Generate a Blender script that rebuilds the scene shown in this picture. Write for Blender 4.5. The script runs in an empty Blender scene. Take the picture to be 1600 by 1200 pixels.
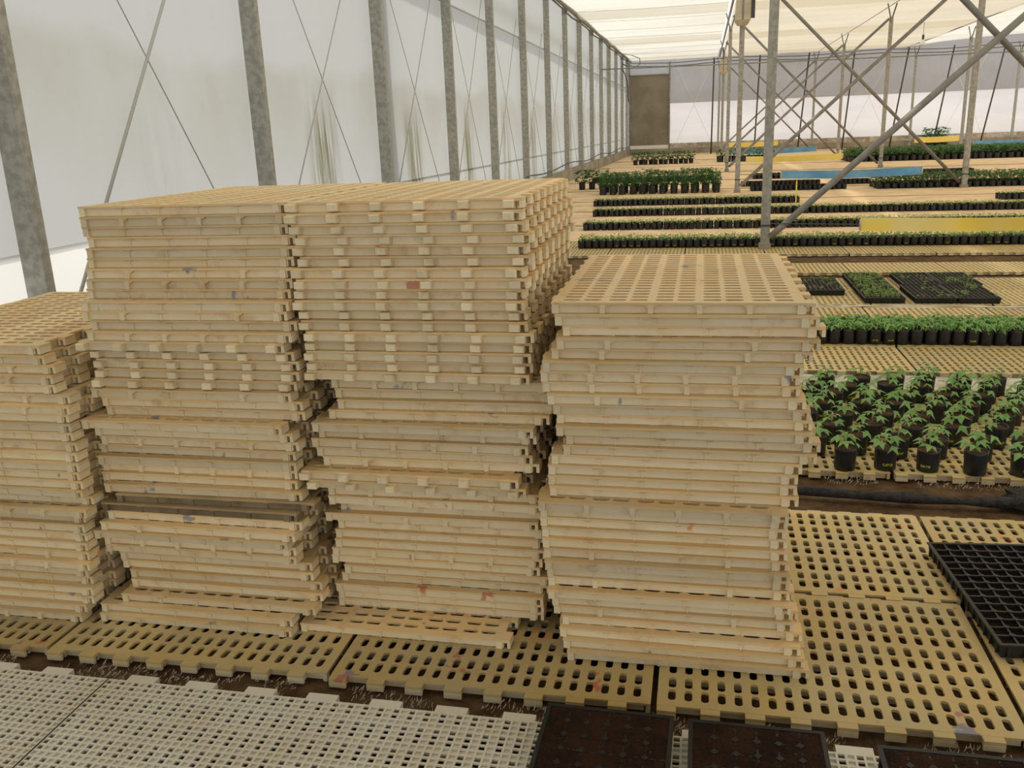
import bpy, math, random
from mathutils import Vector, Matrix, noise
random.seed(7)
PI = math.pi
scn = bpy.context.scene
C = scn.collection

# ------------------------------------------------------------------ camera
H = 1.6
RM = ((0.97852539, 0.02120324, -0.2050329),
      (0.20285938, -0.27545454, 0.93966636),
      (-0.03655327, -0.96108023, -0.27384054))
cd = bpy.data.cameras.new('camera'); cam = bpy.data.objects.new('camera', cd); C.objects.link(cam)
cd.sensor_width = 36.0; cd.lens = 1385.0 / 1600 * 36; cd.clip_end = 300; cd.clip_start = 0.05
M = Matrix.Identity(4)
for r in range(3):
    M[r][0] = RM[r][0]; M[r][1] = -RM[r][1]; M[r][2] = -RM[r][2]
M[0][3], M[1][3], M[2][3] = 0, 0, H
cam.matrix_world = M
scn.camera = cam

# ------------------------------------------------------------------ world, sun, exposure
w = bpy.data.worlds.new('world'); scn.world = w; w.use_nodes = True
bg = w.node_tree.nodes['Background']
bg.inputs[0].default_value = (1.0, 0.99, 0.96, 1); bg.inputs[1].default_value = 1.05
sd = bpy.data.lights.new('sun', 'SUN'); sd.energy = 3.15; sd.angle = math.radians(2.5); sd.color = (1.0, 0.95, 0.85)
sun = bpy.data.objects.new('sun', sd); C.objects.link(sun)
sun.rotation_euler = Vector((-0.42, -0.12, 0.90)).to_track_quat('Z', 'Y').to_euler()
vs = scn.view_settings
vs.view_transform = 'Standard'; vs.look = 'None'; vs.gamma = 1.0; vs.use_curve_mapping = False; vs.exposure = 0.22

# ------------------------------------------------------------------ materials
def nn(nt, t, **kw):
    n = nt.nodes.new(t)
    for k, v in kw.items(): setattr(n, k, v)
    return n
def mixc(nt, fac, a, b, blend='MIX'):
    m = nn(nt, 'ShaderNodeMix', data_type='RGBA', blend_type=blend)
    for s, x in ((m.inputs[0], fac), (m.inputs[6], a), (m.inputs[7], b)):
        if hasattr(x, 'is_linked'): nt.links.new(x, s)
        elif isinstance(x, (int, float)): s.default_value = x
        else: s.default_value = (*x, 1)
    return m.outputs[2]
def math_(nt, op, a, b=0.5, clamp=False):
    m = nn(nt, 'ShaderNodeMath', operation=op, use_clamp=clamp)
    for s, x in ((m.inputs[0], a), (m.inputs[1], b)):
        if hasattr(x, 'is_linked'): nt.links.new(x, s)
        else: s.default_value = x
    return m.outputs[0]
def ramp(nt, v, lo, hi):
    m = nn(nt, 'ShaderNodeMapRange', interpolation_type='SMOOTHSTEP')
    nt.links.new(v, m.inputs[0]); m.inputs[1].default_value = lo; m.inputs[2].default_value = hi
    return m.outputs[0]
def coords(nt, rnd=True, world=False, scale=(1, 1, 1)):
    if world:
        g = nn(nt, 'ShaderNodeNewGeometry'); out = g.outputs['Position']
    else:
        t = nn(nt, 'ShaderNodeTexCoord'); out = t.outputs['Object']
    if rnd:
        oi = nn(nt, 'ShaderNodeObjectInfo'); k = math_(nt, 'MULTIPLY', oi.outputs['Random'], 83.0)
        a = nn(nt, 'ShaderNodeVectorMath', operation='ADD'); nt.links.new(out, a.inputs[0]); nt.links.new(k, a.inputs[1]); out = a.outputs[0]
    if scale != (1, 1, 1):
        a = nn(nt, 'ShaderNodeVectorMath', operation='MULTIPLY'); nt.links.new(out, a.inputs[0]); a.inputs[1].default_value = scale; out = a.outputs[0]
    return out
def noi(nt, vec, scale, detail=3.0, rough=0.55):
    n = nn(nt, 'ShaderNodeTexNoise'); nt.links.new(vec, n.inputs['Vector'])
    n.inputs['Scale'].default_value = scale; n.inputs['Detail'].default_value = detail; n.inputs['Roughness'].default_value = rough
    return n.outputs[0]
def new_mat(name):
    m = bpy.data.materials.new(name); m.use_nodes = True
    nt = m.node_tree; return m, nt, nt.nodes['Principled BSDF']
def setc(nt, b, col):
    if hasattr(col, 'is_linked'): nt.links.new(col, b.inputs['Base Color'])
    else: b.inputs['Base Color'].default_value = (*col, 1)
def simple(name, c1, c2=None, scale=8.0, rough=0.6, metal=0.0, lo=0.35, hi=0.65, spec=0.4, bump=0.0, rnd=True):
    m, nt, b = new_mat(name)
    if c2:
        v = coords(nt, rnd); n = noi(nt, v, scale, 5.0)
        setc(nt, b, mixc(nt, ramp(nt, n, lo, hi), c1, c2))
        if bump:
            bp = nn(nt, 'ShaderNodeBump'); bp.inputs['Strength'].default_value = bump; bp.inputs['Distance'].default_value = 0.01
            nt.links.new(noi(nt, v, scale * 6, 4.0), bp.inputs['Height']); nt.links.new(bp.outputs[0], b.inputs['Normal'])
    else: setc(nt, b, c1)
    b.inputs['Roughness'].default_value = rough; b.inputs['Metallic'].default_value = metal
    b.inputs['Specular IOR Level'].default_value = spec
    return m

def plastic(name, c1, c2, paint=True, dirty=(0.52, 0.33, 0.14), dirt_lo=0.53, paint_lo=0.675):
    m, nt, b = new_mat(name)
    v = coords(nt); oi = nn(nt, 'ShaderNodeObjectInfo')
    col = mixc(nt, ramp(nt, noi(nt, v, 5.0, 4.0), 0.32, 0.68), c1, c2)
    col = mixc(nt, math_(nt, 'MULTIPLY', ramp(nt, noi(nt, v, 11.0, 6.0, 0.65), dirt_lo, 0.80), 0.75), col, dirty)
    tone = nn(nt, 'ShaderNodeHueSaturation'); nt.links.new(col, tone.inputs['Color'])
    nt.links.new(math_(nt, 'ADD', math_(nt, 'MULTIPLY', oi.outputs['Random'], 0.24), 0.85), tone.inputs['Value']); col = tone.outputs[0]
    if paint:
        v2 = coords(nt, scale=(1.0, 1.0, 0.6)); hue = noi(nt, v2, 2.3, 1.0)
        pc = mixc(nt, ramp(nt, hue, 0.46, 0.54), (0.10, 0.16, 0.32), (0.52, 0.06, 0.05))
        pc = mixc(nt, ramp(nt, hue, 0.60, 0.62), pc, (0.75, 0.26, 0.03))
        col = mixc(nt, math_(nt, 'MULTIPLY', ramp(nt, noi(nt, v2, 9.0, 3.0, 0.6), paint_lo, paint_lo + 0.045), 0.65), col, pc)
    setc(nt, b, col); b.inputs['Roughness'].default_value = 0.55; b.inputs['Specular IOR Level'].default_value = 0.3
    return m

MAT = {}
MAT['top'] = plastic('tan_plastic', (0.82, 0.58, 0.28), (0.78, 0.60, 0.345))
MAT['side'] = plastic('cream_plastic', (0.82, 0.68, 0.43), (0.86, 0.75, 0.52))
MAT['worn_shaded_top'] = plastic('worn_shaded_tan_plastic', (0.60, 0.44, 0.185), (0.55, 0.44, 0.225), dirt_lo=0.50, paint_lo=0.645)  # floor slats: wear plus near-floor shade, both put into the base colour
MAT['worn_shaded_side'] = plastic('worn_shaded_cream_plastic', (0.68, 0.57, 0.36), (0.72, 0.63, 0.43))
MAT['lug'] = plastic('pale_cream_plastic', (0.93, 0.82, 0.58), (0.89, 0.75, 0.49), paint=False)
MAT['grime_top'] = plastic('grimy_tan_plastic', (0.52, 0.38, 0.20), (0.40, 0.29, 0.16), paint=False, dirt_lo=0.45)
MAT['grime_side'] = plastic('grimy_brown_plastic', (0.34, 0.26, 0.15), (0.24, 0.18, 0.10), paint=False, dirty=(0.10, 0.07, 0.04), dirt_lo=0.40)
MAT['white'] = simple('white_plastic', (0.80, 0.77, 0.66), (0.74, 0.69, 0.56), 3.0, 0.5)
MAT['black'] = simple('black_tray_plastic', (0.008, 0.009, 0.010), (0.02, 0.02, 0.019), 6.0, 0.5)
MAT['bag'] = None
MAT['steel'] = simple('galvanised_steel', (0.30, 0.30, 0.26), (0.43, 0.42, 0.38), 16.0, 0.55, 0.25, spec=0.5)
MAT['pipe'] = simple('weathered_pipe', (0.22, 0.21, 0.20), (0.30, 0.29, 0.27), 5.0, 0.55, 0.3)
MAT['dark'] = simple('dark_metal', (0.07, 0.07, 0.07), None, rough=0.6)
MAT['wire'] = simple('grey_wire', (0.52, 0.51, 0.48), None, rough=0.6)
MAT['concrete'] = simple('stained_concrete', (0.25, 0.22, 0.165), (0.36, 0.32, 0.25), 1.2, 0.9, bump=0.3, rnd=False)
MAT['cloth'] = simple('white_weed_cloth', (0.62, 0.58, 0.50), (0.36, 0.30, 0.22), 4.0, 0.9, bump=0.5, rnd=False)
MAT['net'] = simple('black_net', (0.018, 0.018, 0.018), (0.05, 0.048, 0.045), 30.0, 0.8, bump=1.0)
MAT['fibre'] = simple('white_fibre', (0.60, 0.54, 0.42), None, rough=0.8)
MAT['beige_box'] = simple('beige_sheet', (0.62, 0.57, 0.46), (0.50, 0.44, 0.34), 3.0, 0.6)
MAT['lampwhite'] = simple('white_enamel', (0.8, 0.8, 0.76), None, rough=0.4)
MAT['stem'] = simple('green_stem', (0.25, 0.36, 0.10), None, rough=0.6)
MAT['twig'] = simple('pale_twig', (0.45, 0.38, 0.2), None, rough=0.8)

def soil_mat(name, c1, c2, speck=(0.62, 0.48, 0.25), lo=0.74, world=True):
    m, nt, b = new_mat(name); v = coords(nt, False, world)
    col = mixc(nt, ramp(nt, noi(nt, v, 9.0, 6.0, 0.7), 0.35, 0.65), c1, c2)
    col = mixc(nt, ramp(nt, noi(nt, v, 160.0, 2.0), lo, lo + 0.05), col, speck)
    setc(nt, b, col); b.inputs['Roughness'].default_value = 0.95; b.inputs['Specular IOR Level'].default_value = 0.15
    bp = nn(nt, 'ShaderNodeBump'); bp.inputs['Strength'].default_value = 0.8; bp.inputs['Distance'].default_value = 0.01
    nt.links.new(noi(nt, v, 60.0, 5.0, 0.7), bp.inputs['Height']); nt.links.new(bp.outputs[0], b.inputs['Normal'])
    return m
MAT['soil'] = soil_mat('brown_soil', (0.075, 0.042, 0.018), (0.16, 0.10, 0.052))
MAT['peat'] = soil_mat('dark_peat', (0.020, 0.010, 0.006), (0.042, 0.020, 0.010), (0.40, 0.24, 0.08), 0.73)
MAT['potsoil'] = soil_mat('pot_soil', (0.085, 0.04, 0.018), (0.15, 0.075, 0.035))

def leaf_mat(name, c1, c2):
    m, nt, b = new_mat(name); v = coords(nt)
    setc(nt, b, mixc(nt, ramp(nt, noi(nt, v, 14.0, 2.0), 0.35, 0.65), c1, c2))
    b.inputs['Roughness'].default_value = 0.5
    tr = nn(nt, 'ShaderNodeBsdfTranslucent'); tr.inputs[0].default_value = (c2[0] * 1.3, c2[1] * 1.3, c2[2], 1)
    mx = nn(nt, 'ShaderNodeMixShader'); mx.inputs[0].default_value = 0.3
    nt.links.new(b.outputs[0], mx.inputs[1]); nt.links.new(tr.outputs[0], mx.inputs[2])
    nt.links.new(mx.outputs[0], nt.nodes['Material Output'].inputs[0])
    return m
MAT['leaf'] = leaf_mat('seedling_leaf', (0.17, 0.35, 0.09), (0.29, 0.48, 0.16))
MAT['leaf2'] = leaf_mat('pale_leaf', (0.22, 0.36, 0.08), (0.34, 0.48, 0.15))
MAT['leafd'] = leaf_mat('dark_leaf', (0.045, 0.12, 0.03), (0.09, 0.20, 0.05))

def bag_mat():
    m, nt, b = new_mat('black_nursery_bag')
    t = nn(nt, 'ShaderNodeTexCoord'); s = nn(nt, 'ShaderNodeSeparateXYZ'); nt.links.new(t.outputs['Object'], s.inputs[0])
    z = s.outputs[2]; x = s.outputs[0]; y = s.outputs[1]
    band = math_(nt, 'MULTIPLY', ramp(nt, z, 0.026, 0.029), math_(nt, 'SUBTRACT', 1.0, ramp(nt, z, 0.037, 0.040)))
    wide = math_(nt, 'LESS_THAN', math_(nt, 'ABSOLUTE', x), 0.022)
    front = math_(nt, 'LESS_THAN', y, 0.0)
    n = noi(nt, coords(nt, scale=(1, 1, 0.6)), 260.0, 1.0)
    f = math_(nt, 'MULTIPLY', math_(nt, 'MULTIPLY', math_(nt, 'MULTIPLY', band, wide), front), math_(nt, 'GREATER_THAN', n, 0.47))
    oi = nn(nt, 'ShaderNodeObjectInfo'); f = math_(nt, 'MULTIPLY', f, math_(nt, 'GREATER_THAN', oi.outputs['Random'], 0.55))
    setc(nt, b, mixc(nt, f, mixc(nt, noi(nt, coords(nt), 12.0), (0.010, 0.011, 0.012), (0.026, 0.028, 0.03)), (0.50, 0.52, 0.05)))
    b.inputs['Roughness'].default_value = 0.38
    bp = nn(nt, 'ShaderNodeBump'); bp.inputs['Strength'].default_value = 0.5; bp.inputs['Distance'].default_value = 0.006
    nt.links.new(noi(nt, coords(nt), 30.0, 3.0), bp.inputs['Height']); nt.links.new(bp.outputs[0], b.inputs['Normal'])
    return m
MAT['bag'] = bag_mat()

def fabric(name, trans, diff, tfac=0.7, clear=0.0, stains=None, weave=0.0, weave_scale=(1, 1, 1)):
    """thin light-passing sheet: translucent + diffuse (+ open mesh)"""
    m, nt, b = new_mat(name); nt.nodes.remove(b)
    v = coords(nt, False, True)
    tc, dc = trans, diff
    mul = None
    if stains == 'wall':
        s = nn(nt, 'ShaderNodeSeparateXYZ'); nt.links.new(v, s.inputs[0]); z = s.outputs[2]; y = s.outputs[1]
        big = noi(nt, coords(nt, False, True, (1, 0.5, 0.35)), 1.6, 4.0)
        streak = noi(nt, coords(nt, False, True, (1, 5.0, 0.28)), 1.7, 6.0, 0.7)
        wob = math_(nt, 'ADD', z, math_(nt, 'MULTIPLY', noi(nt, coords(nt, False, True, (1, 1, 0)), 0.45, 2.0), 0.9))
        edge = math_(nt, 'MULTIPLY', math_(nt, 'SUBTRACT', 1.0, ramp(nt, wob, 2.66, 2.90)), ramp(nt, wob, 1.3, 2.6))
        col = mixc(nt, math_(nt, 'MULTIPLY', math_(nt, 'MULTIPLY', edge, ramp(nt, big, 0.25, 0.6)), 0.42), trans, (0.30, 0.28, 0.22))
        # algae streaks that run down beside the bracing crossings
        per = math_(nt, 'ABSOLUTE', math_(nt, 'SUBTRACT', math_(nt, 'FRACT', math_(nt, 'DIVIDE', math_(nt, 'ADD', y, -4.99), 3.4)), 0.5))
        mask = math_(nt, 'MULTIPLY', math_(nt, 'SUBTRACT', 1.0, ramp(nt, per, 0.03, 0.17)), math_(nt, 'SUBTRACT', 1.0, ramp(nt, z, 1.5, 2.3)))
        far = math_(nt, 'ADD', math_(nt, 'MULTIPLY', ramp(nt, y, 7.0, 9.5), 0.9), 0.1)
        mask = math_(nt, 'MULTIPLY', mask, far)
        col = mixc(nt, math_(nt, 'MULTIPLY', mask, ramp(nt, streak, 0.38, 0.62)), col, (0.16, 0.15, 0.08))
        tc = dc = mixc(nt, math_(nt, 'MULTIPLY', ramp(nt, streak, 0.5, 0.75), 0.10), col, (0.35, 0.33, 0.28))
    elif stains == 'soft':
        big = noi(nt, coords(nt, False, True, (0.25, 1.0, 1.0)), 0.55, 4.0)
        tc = mixc(nt, ramp(nt, big, 0.30, 0.70), trans, tuple(c * 0.80 for c in trans))
        dc = diff
    if weave:
        wv = noi(nt, coords(nt, False, True, weave_scale), 1.0, 2.0)
        tc = mixc(nt, math_(nt, 'MULTIPLY', ramp(nt, wv, 0.35, 0.65), weave), tc, (0.30, 0.29, 0.25))
    t = nn(nt, 'ShaderNodeBsdfTranslucent'); d = nn(nt, 'ShaderNodeBsdfDiffuse')
    for node, c in ((t, tc), (d, dc)):
        if hasattr(c, 'is_linked'): nt.links.new(c, node.inputs[0])
        else: node.inputs[0].default_value = (*c, 1)
    mx = nn(nt, 'ShaderNodeMixShader'); mx.inputs[0].default_value = tfac
    nt.links.new(d.outputs[0], mx.inputs[1]); nt.links.new(t.outputs[0], mx.inputs[2]); out = mx.outputs[0]
    if clear:
        tp = nn(nt, 'ShaderNodeBsdfTransparent'); m2 = nn(nt, 'ShaderNodeMixShader'); m2.inputs[0].default_value = clear
        nt.links.new(out, m2.inputs[1]); nt.links.new(tp.outputs[0], m2.inputs[2]); out = m2.outputs[0]
    nt.links.new(out, nt.nodes['Material Output'].inputs[0])
    return m
MAT['wall'] = fabric('wall_sheet', (0.42, 0.425, 0.415), (0.43, 0.435, 0.425), 0.66, stains='wall')
MAT['skirt'] = fabric('lower_sheet', (0.72, 0.71, 0.68), (0.72, 0.71, 0.68), 0.66)
MAT['roof'] = fabric('roof_screen', (0.635, 0.62, 0.555), (0.66, 0.64, 0.56), 0.70, clear=0.10, stains='soft', weave=0.25, weave_scale=(4, 24, 1))
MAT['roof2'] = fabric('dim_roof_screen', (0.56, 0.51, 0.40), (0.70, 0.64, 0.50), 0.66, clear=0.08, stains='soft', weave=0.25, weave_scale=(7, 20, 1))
MAT['fold'] = fabric('gathered_screen', (0.80, 0.77, 0.68), (0.78, 0.75, 0.66), 0.7, clear=0.45)
MAT['added_shade'] = fabric('added_shade_sheet', (0.42, 0.41, 0.37), (0.45, 0.44, 0.40), 0.6)  # dense cloth for the added, unseen sheet that dims the near end
MAT['gable'] = fabric('gable_sheet', (0.84, 0.88, 0.98), (0.78, 0.83, 0.95), 0.66, stains='soft')
MAT['gable_shaded'] = fabric('gable_shaded_screen', (0.40, 0.41, 0.45), (0.40, 0.41, 0.44), 0.55, stains='soft', weave=0.3, weave_scale=(6, 1, 2))  # outside shading of the upper gable, put into the sheet colour
MAT['yellow'] = simple('yellow_sticky_film', (0.90, 0.69, 0.10), (0.87, 0.72, 0.26), 3.0, 0.3)
MAT['blue'] = simple('blue_sticky_film', (0.10, 0.30, 0.56), (0.17, 0.40, 0.64), 3.0, 0.3)
MAT['pad'] = simple('olive_pad', (0.21, 0.185, 0.13), (0.28, 0.25, 0.185), 0.9, 0.9, rnd=False)
MAT['bed'] = simple('distant_slats', (0.80, 0.60, 0.36), (0.66, 0.46, 0.26), 2.2, 0.8, rnd=False)

# ------------------------------------------------------------------ mesh helpers
class MB:
    def __init__(s): s.v = []; s.f = []; s.m = []
    def add(s, vs, fs, mi=0):
        o = len(s.v); s.v += [tuple(p) for p in vs]; s.f += [tuple(i + o for i in f) for f in fs]; s.m += [mi] * len(fs)
    def box(s, x0, x1, y0, y1, z0, z1, mi=0, R=None):
        p = [(x, y, z) for z in (z0, z1) for y in (y0, y1) for x in (x0, x1)]
        if R: p = [tuple(R @ Vector(q)) for q in p]
        s.add(p, [(0, 2, 3, 1), (4, 5, 7, 6), (0, 1, 5, 4), (2, 6, 7, 3), (0, 4, 6, 2), (1, 3, 7, 5)], mi)
    def tube(s, pts, r, n=8, mi=0, cap=True):
        pts = [Vector(p) for p in pts]; rs = r if isinstance(r, (list, tuple)) else [r] * len(pts)
        rings = []
        for i, p in enumerate(pts):
            d = (pts[min(i + 1, len(pts) - 1)] - pts[max(i - 1, 0)]).normalized()
            a = d.cross(Vector((0, 0, 1)) if abs(d.z) < 0.9 else Vector((1, 0, 0))).normalized(); b = d.cross(a)
            rings.append([tuple(p + (a * math.cos(2 * PI * k / n) + b * math.sin(2 * PI * k / n)) * rs[i]) for k in range(n)])
        vs = [q for rg in rings for q in rg]
        fs = [(i * n + k, i * n + (k + 1) % n, (i + 1) * n + (k + 1) % n, (i + 1) * n + k) for i in range(len(pts) - 1) for k in range(n)]
        if cap: fs += [tuple(range(n))[::-1], tuple((len(pts) - 1) * n + k for k in range(n))]
        s.add(vs, fs, mi)
    def mesh(s, name, mats, smooth=False):
        me = bpy.data.meshes.new(name); me.from_pydata(s.v, [], s.f)
        for m in mats: me.materials.append(MAT[m] if isinstance(m, str) else m)
        if len(mats) > 1: me.polygons.foreach_set('material_index', s.m)
        if smooth: me.polygons.foreach_set('use_smooth', [True] * len(s.f))
        me.update(); return me
def obj(name, me, loc=(0, 0, 0), rot=(0, 0, 0), parent=None, scale=None):
    o = bpy.data.objects.new(name, me); C.objects.link(o); o.location = loc; o.rotation_euler = rot
    if scale: o.scale = scale
    if parent: o.parent = parent
    return o
def tag(o, label=None, cat=None, group=None, kind=None):
    if label: o['label'] = label
    if cat: o['category'] = cat
    if group: o['group'] = group
    if kind: o['kind'] = kind
    return o
ONES = ['', 'first', 'second', 'third', 'fourth', 'fifth', 'sixth', 'seventh', 'eighth', 'ninth', 'tenth', 'eleventh', 'twelfth', 'thirteenth',
        'fourteenth', 'fifteenth', 'sixteenth', 'seventeenth', 'eighteenth', 'nineteenth']
TENS = {2: ('twentieth', 'twenty'), 3: ('thirtieth', 'thirty'), 4: ('fortieth', 'forty'), 5: ('fiftieth', 'fifty'), 6: ('sixtieth', 'sixty')}
def ordn(n):
    if n < 20: return ONES[n]
    a, b = divmod(n, 10)
    return TENS[a][0] if b == 0 else TENS[a][1] + '-' + ONES[b]

# ------------------------------------------------------------------ the setting
def gridplane(x0, x1, y0, y1, nx, ny, zf):
    mb = MB(); vs = [(x0 + (x1 - x0) * i / nx, y0 + (y1 - y0) * j / ny) for j in range(ny + 1) for i in range(nx + 1)]
    vs = [(x, y, zf(x, y)) for x, y in vs]
    mb.add(vs, [(j * (nx + 1) + i, j * (nx + 1) + i + 1, (j + 1) * (nx + 1) + i + 1, (j + 1) * (nx + 1) + i) for j in range(ny) for i in range(nx)])
    return mb
XW = -4.34; YF = 54.4
floor = tag(obj('floor', gridplane(-4.4, 24, -7, YF + .2, 60, 140, lambda x, y: -0.037 + 0.006 * (noise.noise(Vector((x * 3, y * 3, 0))) - .8)).mesh('floor', ['soil'], True)), kind='structure')

def wall_sheet(z0, z1, x, mat, name, parent=None, amp=0.03, y0=-7, y1=YF, n=170):
    mb = MB(); nz = 10
    vs = []
    for j in range(nz + 1):
        for i in range(n + 1):
            y = y0 + (y1 - y0) * i / n; z = z0 + (z1 - z0) * j / nz
            ph = ((y - 4.99) / 3.4) % 1.0
            vs.append((x - amp * math.sin(PI * ph) * math.sin(PI * j / nz) - 0.012 * noise.noise(Vector((y * 1.3, z * .8, 3))), y, z))
    mb.add(vs, [(j * (n + 1) + i, j * (n + 1) + i + 1, (j + 1) * (n + 1) + i + 1, (j + 1) * (n + 1) + i) for j in range(nz) for i in range(n)])
    return obj(name, mb.mesh(name, [mat], True), parent=parent)
wl = tag(wall_sheet(0.93, 5.26, XW, 'wall', 'wall_left'), kind='structure')
wall_sheet(0.3, 0.95, XW + 0.012, 'skirt', 'lower_sheet', wl, amp=0.01, y1=11.8, n=60)
wall_sheet(0.3, 0.95, XW + 0.012, 'wall', 'lower_sheet', wl, amp=0.01, y0=11.8, n=120)
mb = MB(); mb.box(-4.50, -4.17, -7, YF, -0.04, 0.355); obj('concrete_kerb', mb.mesh('concrete_kerb', ['concrete']), parent=wl)
mb = MB(); mb.tube([(-4.15, -7, 5.19), (-4.15, YF - .2, 5.19)], 0.075, 10); obj('eave_pipe', mb.mesh('eave_pipe', ['pipe'], True), parent=wl)
mb = MB(); mb.tube([(-4.16, y, 5.04 + .04 * math.sin(y)) for y in range(24, 54, 2)], 0.025, 6); obj('cable', mb.mesh('cable', ['dark'], True), parent=wl)
mb = MB(); mb.tube([(-4.16, y, 0.52 + .05 * math.sin(y * .7) - (.12 if y < 22 else 0)) for y in range(8, 54, 1)], 0.018, 6); obj('hose', mb.mesh('hose', ['dark'], True), parent=wl)
mb = MB(); mb.tube([(-4.31, -7, 3.73), (-4.31, YF, 3.73)], 0.016, 6); obj('hem_rail', mb.mesh('hem_rail', ['wire'], True), parent=wl)
# gutter and columns standing outside the sheet, seen from inside only as shadows
mb = MB(); mb.box(-4.62, -4.57, -7, YF, 4.05, 4.22); obj('outside_gutter', mb.mesh('outside_gutter', ['steel']), parent=wl)
for y in (2.3, 12.42, 22.5, 32.6, 42.7):
    mb = MB(); mb.box(-4.75, -4.60, y - .17, y + .17, -.04, 5.6); obj('outside_column', mb.mesh('outside_column', ['steel']), parent=wl)
# wall posts
PY = [1.6, 4.99, 8.31, 11.84, 15.28, 18.50, 21.92, 25.39, 28.81, 32.19, 35.59, 38.95, 42.3, 45.7, 49.1, 52.3]
mb = MB()
mb.box(-0.08, 0.075, -.04, .04, 0, 4.83); post_me = mb.mesh('wall_post', ['steel'])
mb = MB(); mb.box(-.085, .085, -.06, .06, 0, .012)
for sx in (-1, 1): mb.tube([(sx * .07, -.048, 0), (sx * .07, -.048, .03)], .012, 6)
plate_me = mb.mesh('base_plate', ['steel'])
mb = MB(); mb.box(.075, .088, -.05, .05, 4.6, 4.76); mb.box(-.08, .088, -.05, -.04, 4.6, 4.76); clamp_me = mb.mesh('eave_clamp', ['pipe'])
mb = MB(); mb.add([(-.085, -.10, 4.75), (.08, -.10, 4.75), (.08, .10, 4.75), (-.085, .10, 4.75), (-.085, -.042, 4.3), (.08, -.042, 4.3), (.08, .042, 4.3), (-.085, .042, 4.3)],
                  [(0, 1, 2, 3), (4, 7, 6, 5), (0, 4, 5, 1), (1, 5, 6, 2), (2, 6, 7, 3), (3, 7, 4, 0)]); gus_me = mb.mesh('gusset', ['steel'])
for i, y in enumerate(PY[1:]):
    p = tag(obj('wall_post', post_me, (-4.21, y, 0.355)), 'grey steel post along the white side wall, %s counted from the left edge' % ordn(i + 1), 'post', 'posts of the white side wall')
    obj('base_plate', plate_me, parent=p); obj('eave_clamp', clamp_me, parent=p)
    if i in (5, 8, 11): obj('gusset', gus_me, parent=p)
# thin bracing wires, with thicker grey rods standing in for outside brace shadows
for i in range(len(PY) - 1):
    y0, y1 = PY[i] + .1, PY[i + 1] - .1
    for k, (a, b, r) in enumerate(((((XW + .035), y0 + .2, .0 + .36), ((XW + .035), y1 - .15, 4.1), (.018, .014, .009)[min(i // 1, 2)] if i else .018), (((XW + .02), y1 - .2, .45), ((XW + .02), y0 + .1, 4.4), .006))):
        mb = MB(); mb.tube([a, b], r, 6); obj('brace_line', mb.mesh('brace_line', ['wire'], True), parent=wl)

# ceiling: light screens slung between the post rows
def zc_(x, y, sag):
    return 5.27 - sag * math.sin(PI * ((y - 1.8) / 10.1 % 1.0)) ** 2 + 0.03 * noise.noise(Vector((x * .6, y * .5, 1)))
ceil = tag(obj('ceiling', gridplane(-4.33, 0.72, -7, YF, 12, 150, lambda x, y: zc_(x, y, .10)).mesh('ceiling', ['roof'], True)), kind='structure')
obj('roof_screen', gridplane(0.9, 10.7, -7, YF, 16, 150, lambda x, y: zc_(x, y, .10) - .01).mesh('roof_screen', ['roof2'], True), parent=ceil)
obj('roof_screen', gridplane(10.75, 24, -7, YF, 16, 150, lambda x, y: zc_(x, y, .1) + .35 * math.sin(PI * min(1, (x - 10.75) / 6.0) * .5)).mesh('roof_screen', ['roof'], True), parent=ceil)
for y, wd in ((1.5, 2.2), (11.6, 2.2), (21.7, 2.2), (31.7, 2.5), (42.0, 3.0), (52.6, 2.6)):
    obj('gathered_fold', gridplane(-4.25, 0.7, y - wd / 2, y + wd / 2, 14, 8, lambda x, q: 5.20 - .08 * math.cos(PI * (q - y) / wd) + .02 * math.sin(x * 9)).mesh('gathered_fold', ['fold'], True), parent=ceil)
    obj('gathered_fold', gridplane(0.95, 10.6, y - wd / 2, y + wd / 2, 18, 8, lambda x, q: 5.19 - .07 * math.cos(PI * (q - y) / wd)).mesh('gathered_fold', ['fold'], True), parent=ceil)
for y in range(0, 54, 3):
    mb = MB(); mb.tube([(-4.25, y, 5.15), (-2.0, y, 5.12), (.7, y, 5.15)], .005, 5); obj('support_wire', mb.mesh('support_wire', ['wire']), parent=ceil)
obj('added_shade_screen', gridplane(-4.28, 10.6, -7, 1.6, 20, 20, lambda x, y: 5.02 + .02 * math.sin(y * 5)).mesh('added_shade_screen', ['added_shade'], True), parent=ceil)  # unseen sheet added above the near end to dim the floor below
mb = MB(); mb.tube([(0.82, -7, 5.22), (0.82, YF, 5.22)], .04, 8); obj('gutter_pipe', mb.mesh('gutter_pipe', ['pipe'], True), parent=ceil)
mb = MB(); mb.tube([(5.8, -7, 5.03), (5.8, YF, 5.03)], .012, 8); obj('support_wire', mb.mesh('support_wire', ['pipe'], True), parent=ceil)
mb = MB(); mb.tube([(10.72, -7, 5.2), (10.72, YF, 5.2)], .03, 8); obj('gutter_pipe', mb.mesh('gutter_pipe', ['pipe'], True), parent=ceil)

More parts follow.
